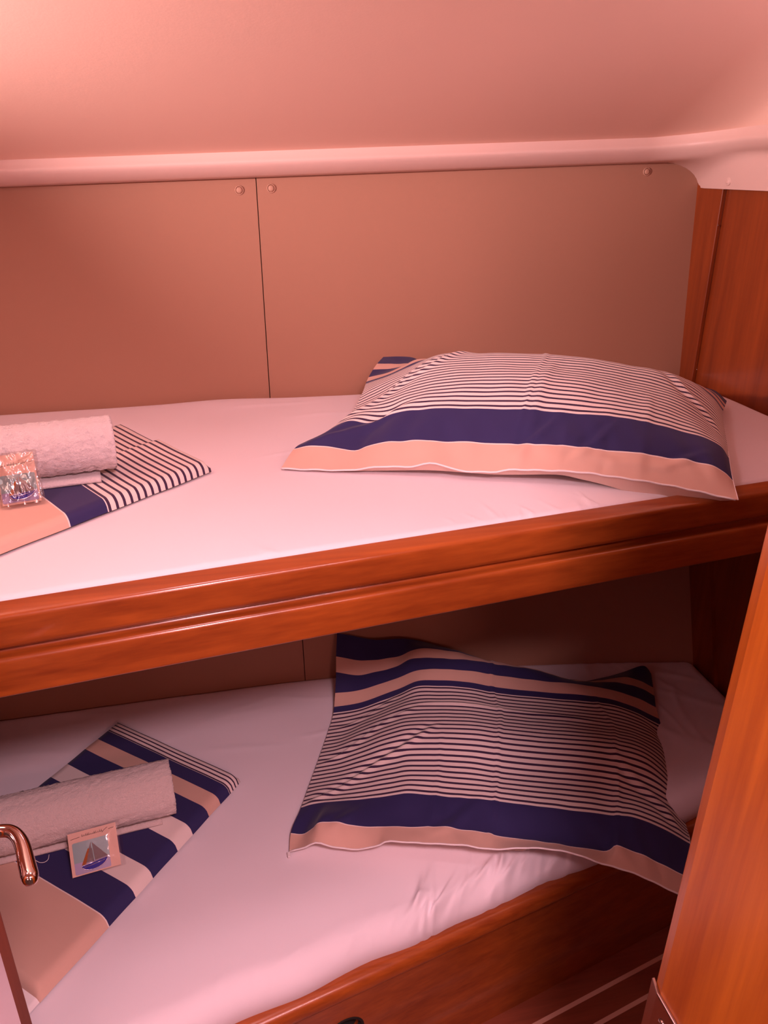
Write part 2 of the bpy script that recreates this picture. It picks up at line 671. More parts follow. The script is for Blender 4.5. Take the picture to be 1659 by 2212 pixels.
# ------------------------------------------------------------------ lamps
def ceiling_lamp(spec, label, down=True, rad=0.045):
    x, y, z = spec['loc']
    r = empty('ceiling_lamp', (x, y, z))
    tag(r, label, 'lamp', 'cabin lamps')
    k = rad + 0.012
    v, f = lathe([(k + 0.008, 0.05), (k + 0.008, 0.012), (k + 0.004, 0.004), (k, 0.006), (k, 0.05)], (x, y, z + 0.004), (0, 0, 1), 32)
    mesh_obj('lamp_ring', v, f, M_TRIM, r)
    if down:
        ld = bpy.data.lights.new('lamp_light', 'AREA')
        ld.shape = 'DISK'
        ld.size = rad * 2
    else:
        ld = bpy.data.lights.new('lamp_light', 'POINT')
        ld.shadow_soft_size = rad
    ld.energy = spec['watts']
    ld.color = spec['color']
    lo = bpy.data.objects.new('lamp_light', ld)
    C.objects.link(lo)
    lo.parent = r
    lo.location = (0, 0, 0.0 if down else -0.03)
    return r


ceiling_lamp(LAMP_MAIN, 'round ceiling downlight over the edge of the upper bunk', True, 0.09)
ceiling_lamp(FILL_SALOON, 'added unseen fill lamp outside the cabin door', False, 0.09)
ceiling_lamp(LAMP_DOOR, 'round ceiling downlight in the doorway', True, 0.11)


def reading_lamp(spec, label, wall_x):
    # small hooded swivel lamp on a bulkhead, turned up towards the headliner
    p = Vector(spec['loc'])
    d = (Vector(spec['aim']) - p).normalized()
    r = empty('reading_lamp', (wall_x, p.y, p.z))
    tag(r, label, 'lamp', 'cabin lamps')
    sgn = 1 if wall_x < p.x else -1
    v, f = lathe([(0.030, 0.0), (0.030, 0.006), (0.024, 0.012), (0.006, 0.014), (0.006, 0.02)], (wall_x, p.y, p.z), (sgn, 0, 0), 24)
    mesh_obj('wall_plate', v, f, M_CHROME, r)
    v, f = tube([(wall_x, p.y, p.z), p - d * 0.05], 0.005, 10)
    mesh_obj('arm', v, f, M_CHROME, r)
    v, f = lathe([(0.012, -0.056), (0.022, -0.046), (0.030, -0.02), (0.034, 0.012), (0.032, 0.012), (0.028, -0.02), (0.020, -0.042), (0.004, -0.044)], p, d, 28)
    mesh_obj('lamp_shade', v, f, M_CHROME, r)
    ld = bpy.data.lights.new('lamp_light', 'SPOT')
    ld.spot_size = math.radians(85)
    ld.spot_blend = 1.0
    ld.shadow_soft_size = 0.02
    ld.energy = spec['watts']
    ld.color = spec['color']
    lo = bpy.data.objects.new('lamp_light', ld)
    C.objects.link(lo)
    lo.parent = r
    lo.location = p + d * 0.014 - Vector(r.location)
    lo.rotation_euler = d.to_track_quat('-Z', 'Y').to_euler()
    return r


reading_lamp(LAMP_FOOT, 'chrome reading lamp on the foot end bulkhead of the upper bunk', X_L)
reading_lamp(FILL_HEAD, 'added unseen fill lamp on the head end bulkhead of the upper bunk', X_R)


# ------------------------------------------------------------------ bunks
def yf_up(x):                     # front edge of the upper mattress
    return 0.838 + 0.1204 * (x + 0.256)


def yf_low(x):
    return 0.768 + 0.236 * (x + 0.056)


UA = Vector((1, 0.1204, 0)).normalized()
UO = Vector((UA.y, -UA.x, 0))                 # outwards, towards the room
ub = empty('bunk', (0.06, 1.2, 0.89))
tag(ub, 'upper bunk with varnished double-moulded wood rail', 'bunk')


def run(fn, x0, x1, n, out, up=Vector((0, 0, 1))):
    return [(Vector((lerp(x0, x1, i / n), fn(lerp(x0, x1, i / n)), 0)), out, up) for i in range(n + 1)]


def rounded(pts, rads, seg=5):
    """2D polygon with rounded corners"""
    out = []
    n = len(pts)
    for i in range(n):
        p = Vector(pts[i])
        a = Vector(pts[i - 1])
        b = Vector(pts[(i + 1) % n])
        r = rads[i]
        if r <= 0:
            out.append(tuple(p))
            continue
        da, db = (a - p), (b - p)
        r = min(r, da.length * 0.49, db.length * 0.49)
        pa, pb = p + da.normalized() * r, p + db.normalized() * r
        for k in range(seg + 1):
            t = k / seg
            q = pa * (1 - t) ** 2 + p * 2 * t * (1 - t) + pb * t * t
            out.append((q.x, q.y))
    return out


prof = rounded([(-0.004, 0.952), (-0.004, 1.0), (0.028, 0.997), (0.030, 0.957), (0.018, 0.950)], [0, .004, .007, .006, .003])
v, f = sweep(prof, run(yf_up, X_L, X_R, 40, UO))
mesh_obj('rail_cap', v, f, M_RAIL, ub, sharp=50)
prof = rounded([(-0.004, 0.893), (-0.004, 0.952), (0.013, 0.952), (0.018, 0.9435), (0.031, 0.9425), (0.032, 0.893)], [0, 0, .003, .004, .007, .004])
v, f = sweep(prof, run(yf_up, X_L, X_R, 40, UO))
mesh_obj('rail_fascia', v, f, M_RAIL, ub, sharp=50)
q = [(X_L, yf_up(X_L) + 0.004, 0.895), (X_R, yf_up(X_R) + 0.004, 0.895), (X_R, 1.612, 0.895), (X_L, 1.612, 0.895)]
v, f = prism(q, (0, 0, 0.022))
mesh_obj('base_board', v, f, M_DARKW, ub, smooth=False)

LA = Vector((1, 0.236, 0)).normalized()
LO = Vector((LA.y, -LA.x, 0))
lb = empty('bunk', (0.1, 1.1, 0.0))
tag(lb, 'lower bunk with varnished wood front board and rounded edge moulding', 'bunk')
prof = rounded([(-0.012, 0.262), (-0.012, 0.300), (0.022, 0.297), (0.024, 0.268), (0.006, 0.262)], [0, .006, .020, .012, 0])
v, f = sweep(prof, run(yf_low, X_L, X_R, 40, LO))
mesh_obj('edge_moulding', v, f, M_RAIL, lb, sharp=50)
# front board with a finger hole
hc = at(742, 2226, y=yf_low(0.12))
hx = hc.x
vv, ff = [], []
nseg = 40
HR = 0.032
pts_o, pts_i = [], []


def fb(s, z, d):
    """front board coordinates: s along the board from the hole, depth d outwards"""
    o = Vector((hx, yf_low(hx), 0)) + LA * s + LO * d
    return Vector((o.x, o.y, z))


def rim(w, hs, hz0, hz1, zc):
    c, s = math.cos(w), math.sin(w)
    k = min(hs / abs(c) if abs(c) > 1e-6 else 9, ((hz1 - zc) if s > 0 else (zc - hz0)) / abs(s) if abs(s) > 1e-6 else 9)
    return c * k, zc + s * k


for k in range(nseg):
    w = 2 * math.pi * k / nseg
    so, zo = rim(w, 0.08, 0.0, 0.266, hc.z)
    vv.append(fb(so, zo, 0.004))
    vv.append(fb(HR * math.cos(w), hc.z + HR * math.sin(w), 0.004))
    vv.append(fb((HR - 0.002) * math.cos(w), hc.z + (HR - 0.002) * math.sin(w), -0.014))
for k in range(nseg):
    l = (k + 1) % nseg
    for j in range(2):
        ff.append((k * 3 + j, l * 3 + j, l * 3 + j + 1, k * 3 + j + 1))
o0 = len(vv)
sL = (X_L - hx) / LA.x
sR = (X_R - hx) / LA.x
for a, b in ((sL, -0.08), (0.08, sR)):
    o0 = len(vv)
    vv += [fb(a, 0, 0.004), fb(b, 0, 0.004), fb(b, 0.266, 0.004), fb(a, 0.266, 0.004)]
    ff.append((o0, o0 + 1, o0 + 2, o0 + 3))
board = mesh_obj('front_board', vv, ff, M_RAIL, lb, smooth=False)
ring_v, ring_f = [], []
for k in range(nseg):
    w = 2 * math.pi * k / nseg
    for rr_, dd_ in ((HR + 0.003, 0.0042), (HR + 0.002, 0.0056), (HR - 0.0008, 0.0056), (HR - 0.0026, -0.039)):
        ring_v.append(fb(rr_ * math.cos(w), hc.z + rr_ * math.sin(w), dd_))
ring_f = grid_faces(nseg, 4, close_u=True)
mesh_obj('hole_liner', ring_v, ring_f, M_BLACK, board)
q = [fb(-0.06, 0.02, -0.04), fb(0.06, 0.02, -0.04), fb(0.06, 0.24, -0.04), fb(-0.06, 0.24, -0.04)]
v, f = prism(q, -LO * 0.01)  # black plate stands in for the unlit depth behind the hole
mesh_obj('hole_dark_plate', v, f, M_BLACK, board, smooth=False)['label'] = 'black plate painting the dark inside the finger hole'
q = [(X_L, yf_low(X_L) + 0.012, 0.23), (X_R, yf_low(X_R) + 0.012, 0.23), (X_R, yb_low(X_R, 0.23) - 0.004, 0.23), (0.5, yb_low(0.5, 0.23) - 0.004, 0.23), (X_L, yb_low(0, 0.23) - 0.004, 0.23)]
v, f = prism(q, (0, 0, 0.02))
mesh_obj('base_board', v, f, M_DARKW, lb, smooth=False)


# ------------------------------------------------------------------ mattresses under fitted sheets
def mattress(name, yf, yb, ztop, zbot, x0, x1, rfront, wr, label, amp=0.0012, overhang=None, inset=0.0, ybot=lambda x: 9.0):
    NX, NY = 620, 150
    xa = np.linspace(x0, x1, NX + 1)
    F0_ = np.array([yf(x) - (overhang(x) if overhang else 0.0) for x in xa])
    B0_ = np.array([yb(x) for x in xa])
    t = np.linspace(0, 1, NY + 1)
    tt = t * t * 0.35 + t * 0.65                # denser at the front
    X = np.repeat(xa[:, None], NY + 1, 1)
    Y = F0_[:, None] + (B0_ - F0_)[:, None] * tt[None, :]
    Z = np.array([[amp * 2.2 * nz(x * 2.2, y * 3.0, 1) + amp * nz(x * 7, y * 9, 4) for x, y in zip(rx, ry)] for rx, ry in zip(X, Y)]) + ztop
    for (cx, cy, ang, ln, wd, h) in wr:
        ca, sa = math.cos(ang), math.sin(ang)
        a = (X - cx) * ca + (Y - cy) * sa
        b = -(X - cx) * sa + (Y - cy) * ca + 0.004 * np.sin(a * 30 + cx * 50)
        Z += h * np.exp(-(a / ln) ** 2 - (b / wd) ** 2)
    for d, r in ((Y - F0_[:, None], rfront), (B0_[:, None] - Y, 0.02), (np.minimum(X - x0, x1 - X), 0.03)):
        q = np.clip((r - d) / r, 0, 1)
        Z -= r * (1 - np.sqrt(np.clip(1 - q * q, 0, 1)))
    top = [Vector(p) for p in np.stack([X, Y, Z], 2).reshape(-1, 3)]
    nt = len(top)
    faces = grid_faces(NX + 1, NY + 1)
    ring = [i * (NY + 1) for i in range(NX + 1)] + [NX * (NY + 1) + j for j in range(1, NY + 1)]
    ring += [i * (NY + 1) + NY for i in range(NX - 1, -1, -1)] + [j for j in range(NY - 1, 0, -1)]
    bot = [Vector((top[k].x, min(max(top[k].y, yf(top[k].x) + inset), ybot(top[k].x)), zbot)) for k in ring]
    for k in range(len(ring)):
        l = (k + 1) % len(ring)
        faces.append((ring[k], nt + k, nt + l, ring[l]))
    faces = [q[::-1] for q in faces[NX * NY:]] and faces
    faces.append(tuple(range(nt, nt + len(ring)))[::-1])
    cx = (x0 + x1) / 2
    o = mesh_obj(name, top + bot, faces, M_SHEET, origin=(cx, (yf(cx) + yb(cx)) / 2, zbot))
    return tag(o, label, 'mattress', 'bunk mattresses under sheets')


wr_up = []
rnd = random.Random(3)
for k in range(26):
    x = rnd.uniform(-0.3, 0.85)
    wr_up.append((x, yf_up(x) + rnd.uniform(0.01, 0.04), math.radians(rnd.uniform(70, 120)), rnd.uniform(0.010, 0.03), rnd.uniform(0.002, 0.004), rnd.uniform(0.0006, 0.0016)))
for k in range(14):
    x = rnd.uniform(-0.5, 1.0)
    wr_up.append((x, rnd.uniform(1.05, 1.6), math.radians(rnd.uniform(-15, 25)), rnd.uniform(0.06, 0.16), rnd.uniform(0.006, 0.012), rnd.uniform(0.0006, 0.0014)))
wr_up.append((0.02, 1.60, 0, 0.10, 0.05, 0.007))
mattress('mattress', lambda x: yf_up(x) + 0.005, lambda x: 1.627, 1.0, 0.917, X_L + 0.003, X_R - 0.012, 0.012, wr_up,
         'white sheeted mattress on the upper bunk')
wr_lo = []
for k in range(30):
    x = rnd.uniform(0.22, 0.62)
    wr_lo.append((x, yf_low(x) + rnd.uniform(0.0, 0.06), math.radians(rnd.uniform(25, 75)), rnd.uniform(0.015, 0.045), rnd.uniform(0.003, 0.006), rnd.uniform(0.003, 0.008)))
for k in range(14):
    x = rnd.uniform(-0.1, 0.3)
    wr_lo.append((x, yf_low(x) + rnd.uniform(0.0, 0.04), math.radians(rnd.uniform(20, 90)), rnd.uniform(0.01, 0.03), rnd.uniform(0.003, 0.006), rnd.uniform(0.0006, 0.0016)))
for k in range(26):
    x = rnd.uniform(0.5, 1.08)
    wr_lo.append((x, rnd.uniform(1.0, 1.4), math.radians(rnd.uniform(60, 150)), rnd.uniform(0.05, 0.14), rnd.uniform(0.005, 0.012), rnd.uniform(0.001, 0.003)))
for k in range(10):
    x = rnd.uniform(-0.5, 0.2)
    wr_lo.append((x, rnd.uniform(1.3, 1.5), math.radians(rnd.uniform(-30, 30)), rnd.uniform(0.05, 0.1), rnd.uniform(0.005, 0.010), rnd.uniform(0.0008, 0.002)))
for (u0, v0, u1, v1, wd, h) in ((1245, 1848, 1212, 1925, .006, .006), (1200, 1842, 1170, 1905, .005, .005), (1168, 1850, 1150, 1930, .005, .004), (1110, 1870, 1080, 1955, .007, .006), (1075, 1880, 1050, 1975, .005, .004),
                              (1180, 1905, 1060, 1945, .004, .003), (1010, 1960, 975, 2010, .006, .004), (1280, 1850, 1262, 1890, .005, .005), (900, 2010, 880, 2050, .006, .003), (780, 2060, 765, 2100, .006, .002)):
    pa, pb = at(u0, v0, z=0.345), at(u1, v1, z=0.335)
    wr_lo.append(((pa.x + pb.x) / 2, (pa.y + pb.y) / 2, math.atan2(pb.y - pa.y, pb.x - pa.x), (pb - pa).length * 0.55, wd, h))
# long pressed crease running to the front edge
pa, pb = at(1022, 1830, z=0.35), at(985, 1960, z=0.35)
wr_lo.append(((pa.x + pb.x) / 2, (pa.y + pb.y) / 2, math.atan2(pb.y - pa.y, pb.x - pa.x), (pb - pa).length * 0.6, 0.0022, 0.0018))
mattress('mattress', lambda x: yf_low(x) + 0.004, lambda x: yb_low(x, 0.34) - 0.002, 0.350, 0.252, X_L + 0.003, X_R - 0.012, 0.046, wr_lo,
         'white sheeted mattress on the lower bunk', 0.0016, lambda x: 0.010 + 0.008 * nz(x * 9, 0.3), 0.012, lambda x: yb_low(x, 0.252) - 0.003)


# ------------------------------------------------------------------ pillows
def resample(px, n):
    p = catmull([(a, b, 0) for a, b in px], 400)
    L = [0]
    for i in range(1, len(p)):
        L.append(L[-1] + (p[i] - p[i - 1]).length)
    out = []
    k = 0
    for i in range(n):
        d = L[-1] * i / (n - 1)
        while k < len(L) - 2 and L[k + 1] < d:
            k += 1
        w = (d - L[k]) / max(1e-9, L[k + 1] - L[k])
        out.append(lerp(p[k], p[k + 1], min(1, max(0, w))))
    return out


def hermite(ts, P, tq):
    """non-uniform Catmull-Rom through P (rows) at parameters ts"""
    n = len(ts)
    D = []
    for i in range(n):
        if i == 0:
            D.append((P[1] - P[0]) / (ts[1] - ts[0]))
        elif i == n - 1:
            D.append((P[-1] - P[-2]) / (ts[-1] - ts[-2]))
        else:
            h0, h1 = ts[i] - ts[i - 1], ts[i + 1] - ts[i]
            D.append(((P[i] - P[i - 1]) / h0 * h1 + (P[i + 1] - P[i]) / h1 * h0) / (h0 + h1))
    out = []
    for t in tq:
        i = 0
        while i < n - 2 and t > ts[i + 1]:
            i += 1
        h = ts[i + 1] - ts[i]
        u = (t - ts[i]) / h
        out.append(P[i] * (2 * u ** 3 - 3 * u ** 2 + 1) + D[i] * h * (u ** 3 - 2 * u ** 2 + u) + P[i + 1] * (-2 * u ** 3 + 3 * u ** 2) + D[i + 1] * h * (u ** 3 - u ** 2))
    return out


W_PIL, L_PIL = 0.70, 0.543
BANDS = [(0.0, 0.065, BEIGE), (0.068, 0.185, NAVY), (0.720, 0.748, NAVY), (0.748, 0.803, BEIGE), (0.803, 0.864, NAVY), (0.864, 0.917, BEIGE), (0.917, 1.01, NAVY)]
M_PILLOW = stripe_mat('striped_pillow_cotton', [(a * L_PIL, b * L_PIL, c) for a, b, c in BANDS], (0.186 * L_PIL, 0.720 * L_PIL, 0.534 * L_PIL / 24, 0.37))
M_UNDER = cloth_mat('beige_pillow_underside', (0.76, 0.55, 0.46), 0.8, 0.1, 1100)


def pillow(label, rows, ynom, zsup, under=None, creases=(), org=None, seed=0, folds=(), hang=lambda x, y: 9.0):
    NS, NT = 150, 150
    ts = [r[0] for r in rows]
    grid3 = []
    for t, px in rows:
        pts = resample(px, NS)
        grid3.append([at(p.x, p.y, y=ynom(i / (NS - 1), t)) for i, p in enumerate(pts)])
    tq = [j / (NT - 1) for j in range(NT)]
    top = np.zeros((NS, NT, 3))
    for i in range(NS):
        col = hermite(ts, [grid3[k][i] for k in range(len(ts))], tq)
        for j in range(NT):
            top[i, j] = col[j]
    # normals and creases
    du = np.gradient(top, axis=0)
    dv = np.gradient(top, axis=1)
    nr = np.cross(du, dv)
    nr /= np.linalg.norm(nr, axis=2, keepdims=True) + 1e-9
    for i in range(NS):
        s = i / (NS - 1)
        for j in range(NT):
            t = tq[j]
            e = min(s, 1 - s, t, 1 - t)
            k = sstep(0, 0.06, e)
            d = k * (0.0024 * nz(s * 6, t * 5, seed) + 0.0012 * nz(s * 17, t * 11, seed + 3))
            fr = sstep(0.28, 0.02, min(t, 1 - t))
            d += k * fr * 0.0036 * nz(s * 24 + t * 9, t * 7, seed + 7)
            for kind, a, b0, b1, w, h in creases:
                if kind == 's':
                    env = sstep(b0 - 0.04, b0 + 0.04, t) * (1 - sstep(b1 - 0.04, b1 + 0.04, t))
                    d += h * math.exp(-((s - a - 0.004 * math.sin(t * 14)) / w) ** 2) * env
                else:
                    env = sstep(b0 - 0.06, b0 + 0.06, s) * (1 - sstep(b1 - 0.06, b1 + 0.06, s))
                    d += h * math.exp(-((t - a - 0.012 * math.sin(s * 5)) / w) ** 2) * env
            for (s0, t0, s1, t1, w, h) in folds:
                lx, ly = (s1 - s0) * W_PIL, (t1 - t0) * L_PIL
                ll_ = math.hypot(lx, ly)
                px_, py_ = (s - s0) * W_PIL, (t - t0) * L_PIL
                a = (px_ * lx + py_ * ly) / ll_
                b = (py_ * lx - px_ * ly) / ll_ + 0.004 * math.sin(a * 40)
                env = sstep(-0.02, 0.04, a) * (1 - sstep(ll_ - 0.05, ll_ + 0.02, a))
                d += h * env * (math.exp(-(b / w) ** 2) - 0.7 * math.exp(-((b - 1.8 * w) / w) ** 2))
            top[i, j] += nr[i, j] * d
    und = None
    if under:
        pts = resample(under, NS)
        und = [at(p.x, p.y, y=ynom(i / (NS - 1), 0.03)) for i, p in enumerate(pts)]
    bot = top.copy()
    for i in range(NS):
        s = i / (NS - 1)
        for j in range(NT):
            t = tq[j]
            es = min(s, 1 - s) * W_PIL
            et = min(t, 1 - t) * L_PIL
            e = min(es, et)
            w = sstep(0, 0.05, e)
            sup = zsup(top[i, j, 0], top[i, j, 1])
            zt = min(max(sup, top[i, j, 2] - hang(top[i, j, 0], top[i, j, 1])), top[i, j, 2] - 0.008 * sstep(0, 0.02, e))
            z = lerp(top[i, j, 2], zt, w)
            if und is not None and t < 0.22:
                u = und[i]
                if t < 0.04:
                    q = t / 0.04
                    p0 = top[i, 0]
                    bot[i, j] = [lerp(p0[c], u[c], math.sin(q * math.pi / 2)) for c in range(3)]
                    continue
                q = sstep(0.04, 0.22, t)
                z = lerp(min(u.z, top[i, j, 2] - 0.006), min(sup, top[i, j, 2] - 0.008), q)
            bot[i, j, 2] = min(z, top[i, j, 2] - (0.0004 if e > 0.001 else 0))
    org = Vector(org)
    root = empty('pillow', org)
    tag(root, label, 'pillow', 'striped pillows on the bunks')
    verts = [Vector(top[i, j]) for i in range(NS) for j in range(NT)]
    uvs = [(i / (NS - 1) * W_PIL, tq[j] * L_PIL) for i in range(NS) for j in range(NT)]
    o = mesh_obj('pillowcase', verts, grid_faces(NS, NT), M_PILLOW, root, uvs=uvs)
    verts = [Vector(bot[i, j]) for i in range(NS) for j in range(NT)]
    mesh_obj('underside', verts, grid_faces(NS, NT, flip=True), M_UNDER, root)
    # white zip tape along the front hem
    hem = [Vector(top[i, 0]) + Vector((0, -0.0005, -0.0012 + 0.0006 * math.sin(i * 0.7))) for i in range(0, NS, 2)]
    v, f = tube(hem, 0.0015, 8)
    mesh_obj('zip_tape', v, f, M_WHITEC, root)['label'] = 'white zip edge along the hem'
    side = [Vector(top[NS - 1, j]) for j in range(0, NT // 4, 2)]
    v, f = tube(side, 0.0006, 6)
    mesh_obj('side_seam', v, f, M_WHITEC, root)
    return root, top


# upper pillow
rows_u = [
    (0.0, [(608, 1010), (650, 1012), (730, 1013), (830, 1006), (880, 1007), (938, 999), (990, 1014), (1060, 1018), (1115, 1013), (1250, 1018), (1340, 1030), (1430, 1044), (1510, 1060), (1595, 1080)]),
    (0.065, [(634, 971), (680, 964), (755, 971), (790, 960), (870, 953), (985, 956), (1115, 961), (1250, 967), (1400, 983), (1510, 1001), (1560, 1019), (1584, 1040)]),
    (0.185, [(692, 940), (747, 910), (800, 907), (850, 893), (900, 884), (970, 882), (1115, 884), (1220, 893), (1330, 900), (1430, 920), (1510, 941), (1555, 962), (1575, 990)]),
    (0.32, [(738, 912), (788, 880), (850, 858), (898, 842), (976, 830), (1115, 826), (1225, 832), (1350, 853), (1429, 872), (1492, 897), (1539, 926), (1571, 960)]),
    (0.45, [(766, 882), (800, 868), (835, 848), (882, 820), (929, 800), (1007, 791), (1117, 790), (1225, 798), (1350, 818), (1429, 837), (1492, 863), (1539, 897), (1566, 932)]),
    (0.58, [(783, 848), (812, 832), (882, 802), (929, 779), (962, 769), (1039, 765), (1117, 766), (1225, 770), (1350, 788), (1429, 802), (1492, 831), (1540, 870), (1562, 905)]),
    (0.72, [(790, 829), (835, 812), (882, 792), (952, 768), (1040, 770), (1117, 772), (1225, 779), (1350, 797), (1429, 807), (1492, 824), (1538, 858), (1562, 888)]),
    (0.803, [(796, 815), (838, 804), (872, 789), (905, 775), (960, 781), (1040, 790), (1117, 793), (1225, 800), (1350, 811), (1429, 817), (1485, 822), (1537, 846), (1565, 880)]),
    (0.90, [(812, 789), (844, 789), (872, 786), (900, 788), (960, 806), (1117, 818), (1350, 826), (1429, 829), (1490, 828), (1538, 842), (1567, 875)]),
    (1.0, [(828, 771), (860, 770), (890, 772), (910, 782), (960, 815), (1117, 838), (1350, 842), (1429, 842), (1490, 836), (1541, 842), (1570, 866)]),
]
under_u = [(608, 1013), (650, 1017), (730, 1018), (830, 1017), (938, 1017), (1060, 1025), (1120, 1026), (1205, 1026), (1255, 1036), (1312, 1050), (1370, 1068), (1430, 1080), (1510, 1083), (1595, 1081)]


def bil(a, b, c, d):
    return lambda s, t: lerp(lerp(a, b, s), lerp(c, d, s), t)


ynu = bil(1.183, 0.905, 1.605, 1.335)
pillow('striped pillow lying on the upper bunk', rows_u, ynu, lambda x, y: 1.004, under_u,
       [('s', 0.15, 0.0, 0.28, 0.035, -0.006), ('s', 0.49, 0.1, 1.0, 0.006, 0.0022), ('s', 0.515, 0.0, 0.5, 0.014, 0.0022), ('s', 0.78, 0.0, 0.35, 0.012, 0.0016), ('s', 0.24, 0.05, 0.2, 0.02, -0.003), ('s', 0.6, 0.0, 0.13, 0.01, 0.0016), ('s', 0.7, 0.0, 0.1, 0.012, -0.002)],
       org=(0.55, 1.25, 1.004), seed=1,
       folds=[(0.03, 0.22, 0.30, 0.66, 0.008, 0.005), (0.02, 0.08, 0.22, 0.22, 0.010, 0.005), (0.05, 0.35, 0.22, 0.62, 0.006, 0.003), (0.97, 0.35, 0.80, 0.62, 0.008, 0.003), (0.62, 0.02, 0.72, 0.16, 0.007, 0.003), (0.50, 0.03, 0.58, 0.17, 0.007, 0.003), (0.80, 0.03, 0.93, 0.10, 0.006, 0.003), (0.66, 0.05, 0.85, 0.03, 0.006, 0.0025)])

# lower pillow
rows_l = [
    (0.0, [(625, 1838), (655, 1830), (683, 1819), (725, 1829), (775, 1833), (815, 1825), (838, 1816), (900, 1819), (1000, 1824), (1060, 1833), (1150, 1830), (1230, 1840), (1300, 1864), (1375, 1887), (1482, 1938)]),
    (0.065, [(628, 1801), (655, 1803), (675, 1790), (697, 1777), (775, 1786), (860, 1787), (950, 1787), (1010, 1795), (1080, 1808), (1200, 1823), (1300, 1837), (1340, 1831), (1390, 1849), (1492, 1899)]),
    (0.185, [(650, 1745), (690, 1734), (780, 1727), (855, 1717), (895, 1715), (1000, 1723), (1100, 1734), (1200, 1746), (1305, 1759), (1370, 1766), (1430, 1790), (1491, 1823)]),
    (0.32, [(670, 1690), (735, 1680), (790, 1667), (850, 1655), (895, 1648), (1000, 1653), (1100, 1665), (1200, 1675), (1305, 1688), (1380, 1707), (1440, 1735), (1480, 1775)]),
    (0.45, [(688, 1640), (735, 1630), (790, 1610), (850, 1588), (900, 1580), (1000, 1582), (1090, 1591), (1200, 1601), (1322, 1614), (1387, 1630), (1432, 1662), (1458, 1700)]),
    (0.60, [(707, 1585), (750, 1578), (790, 1563), (850, 1538), (900, 1525), (1000, 1527), (1090, 1538), (1200, 1548), (1322, 1563), (1385, 1582), (1425, 1605), (1443, 1640)]),
    (0.72, [(720, 1540), (779, 1531), (851, 1503), (899, 1483), (950, 1482), (1008, 1486), (1087, 1499), (1200, 1509), (1306, 1519), (1372, 1539), (1428, 1567)]),
    (0.803, [(724, 1497), (779, 1491), (851, 1467), (911, 1446), (1008, 1449), (1087, 1461), (1170, 1471), (1240, 1476), (1309, 1488), (1370, 1505), (1417, 1528)]),
    (0.864, [(726, 1452), (779, 1458), (851, 1441), (899, 1421), (1008, 1425), (1087, 1438), (1149, 1446), (1240, 1469), (1334, 1474), (1380, 1485), (1414, 1503)]),
    (0.917, [(726, 1418), (790, 1427), (851, 1419), (900, 1402), (950, 1401), (1008, 1414), (1060, 1428), (1149, 1445), (1240, 1470), (1300, 1468), (1358, 1462), (1411, 1485)]),
    (1.0, [(728, 1368), (755, 1372), (810, 1382), (880, 1380), (950, 1395), (1008, 1413), (1045, 1428), (1149, 1452), (1240, 1472), (1300, 1464), (1345, 1452), (1388, 1438), (1406, 1452)]),
]
ynl = bil(1.010, 0.795, 1.492, 1.325)


def zs_low(x, y):
    d = y - yf_low(x)
    return 0.353 - 0.10 * sstep(0.03, -0.06, d)


lp, ltop = pillow('striped pillow lying askew over the edge of the lower bunk', rows_l, ynl, zs_low, None,
       [('s', 0.49, 0.0, 1.0, 0.006, 0.0022), ('s', 0.80, 0.0, 0.75, 0.008, 0.0020), ('s', 0.34, 0.05, 0.45, 0.008, 0.0012), ('t', 0.605, 0.28, 0.75, 0.008, 0.0030), ('s', 0.12, 0.0, 0.12, 0.02, 0.003), ('s', 0.38, 0.02, 0.2, 0.02, -0.002)],
       org=(0.5, 1.15, 0.353), seed=5,
       folds=[(0.02, 0.20, 0.33, 0.48, 0.006, 0.0045), (0.02, 0.42, 0.26, 0.60, 0.006, 0.0045), (0.03, 0.62, 0.20, 0.70, 0.006, 0.003), (0.97, 0.22, 0.78, 0.45, 0.008, 0.003), (0.36, 0.04, 0.46, 0.18, 0.010, 0.003), (0.82, 0.03, 0.74, 0.17, 0.010, 0.003), (0.10, 0.03, 0.16, 0.14, 0.008, 0.003)], hang=lambda x, y: lerp(9.0, 0.009, 1.0 if y < yf_low(x) + 0.03 else 0.0))
# zip pull hanging at the left corner of the hem
p = Vector(ltop[0, 0])
v, f = box((p.x - 0.004, p.y - 0.012, p.z - 0.003), (p.x + 0.001, p.y - 0.001, p.z - 0.0005))
bevel(mesh_obj('zip_pull', v, f, M_WHITEC, lp, smooth=False), 0.0006)


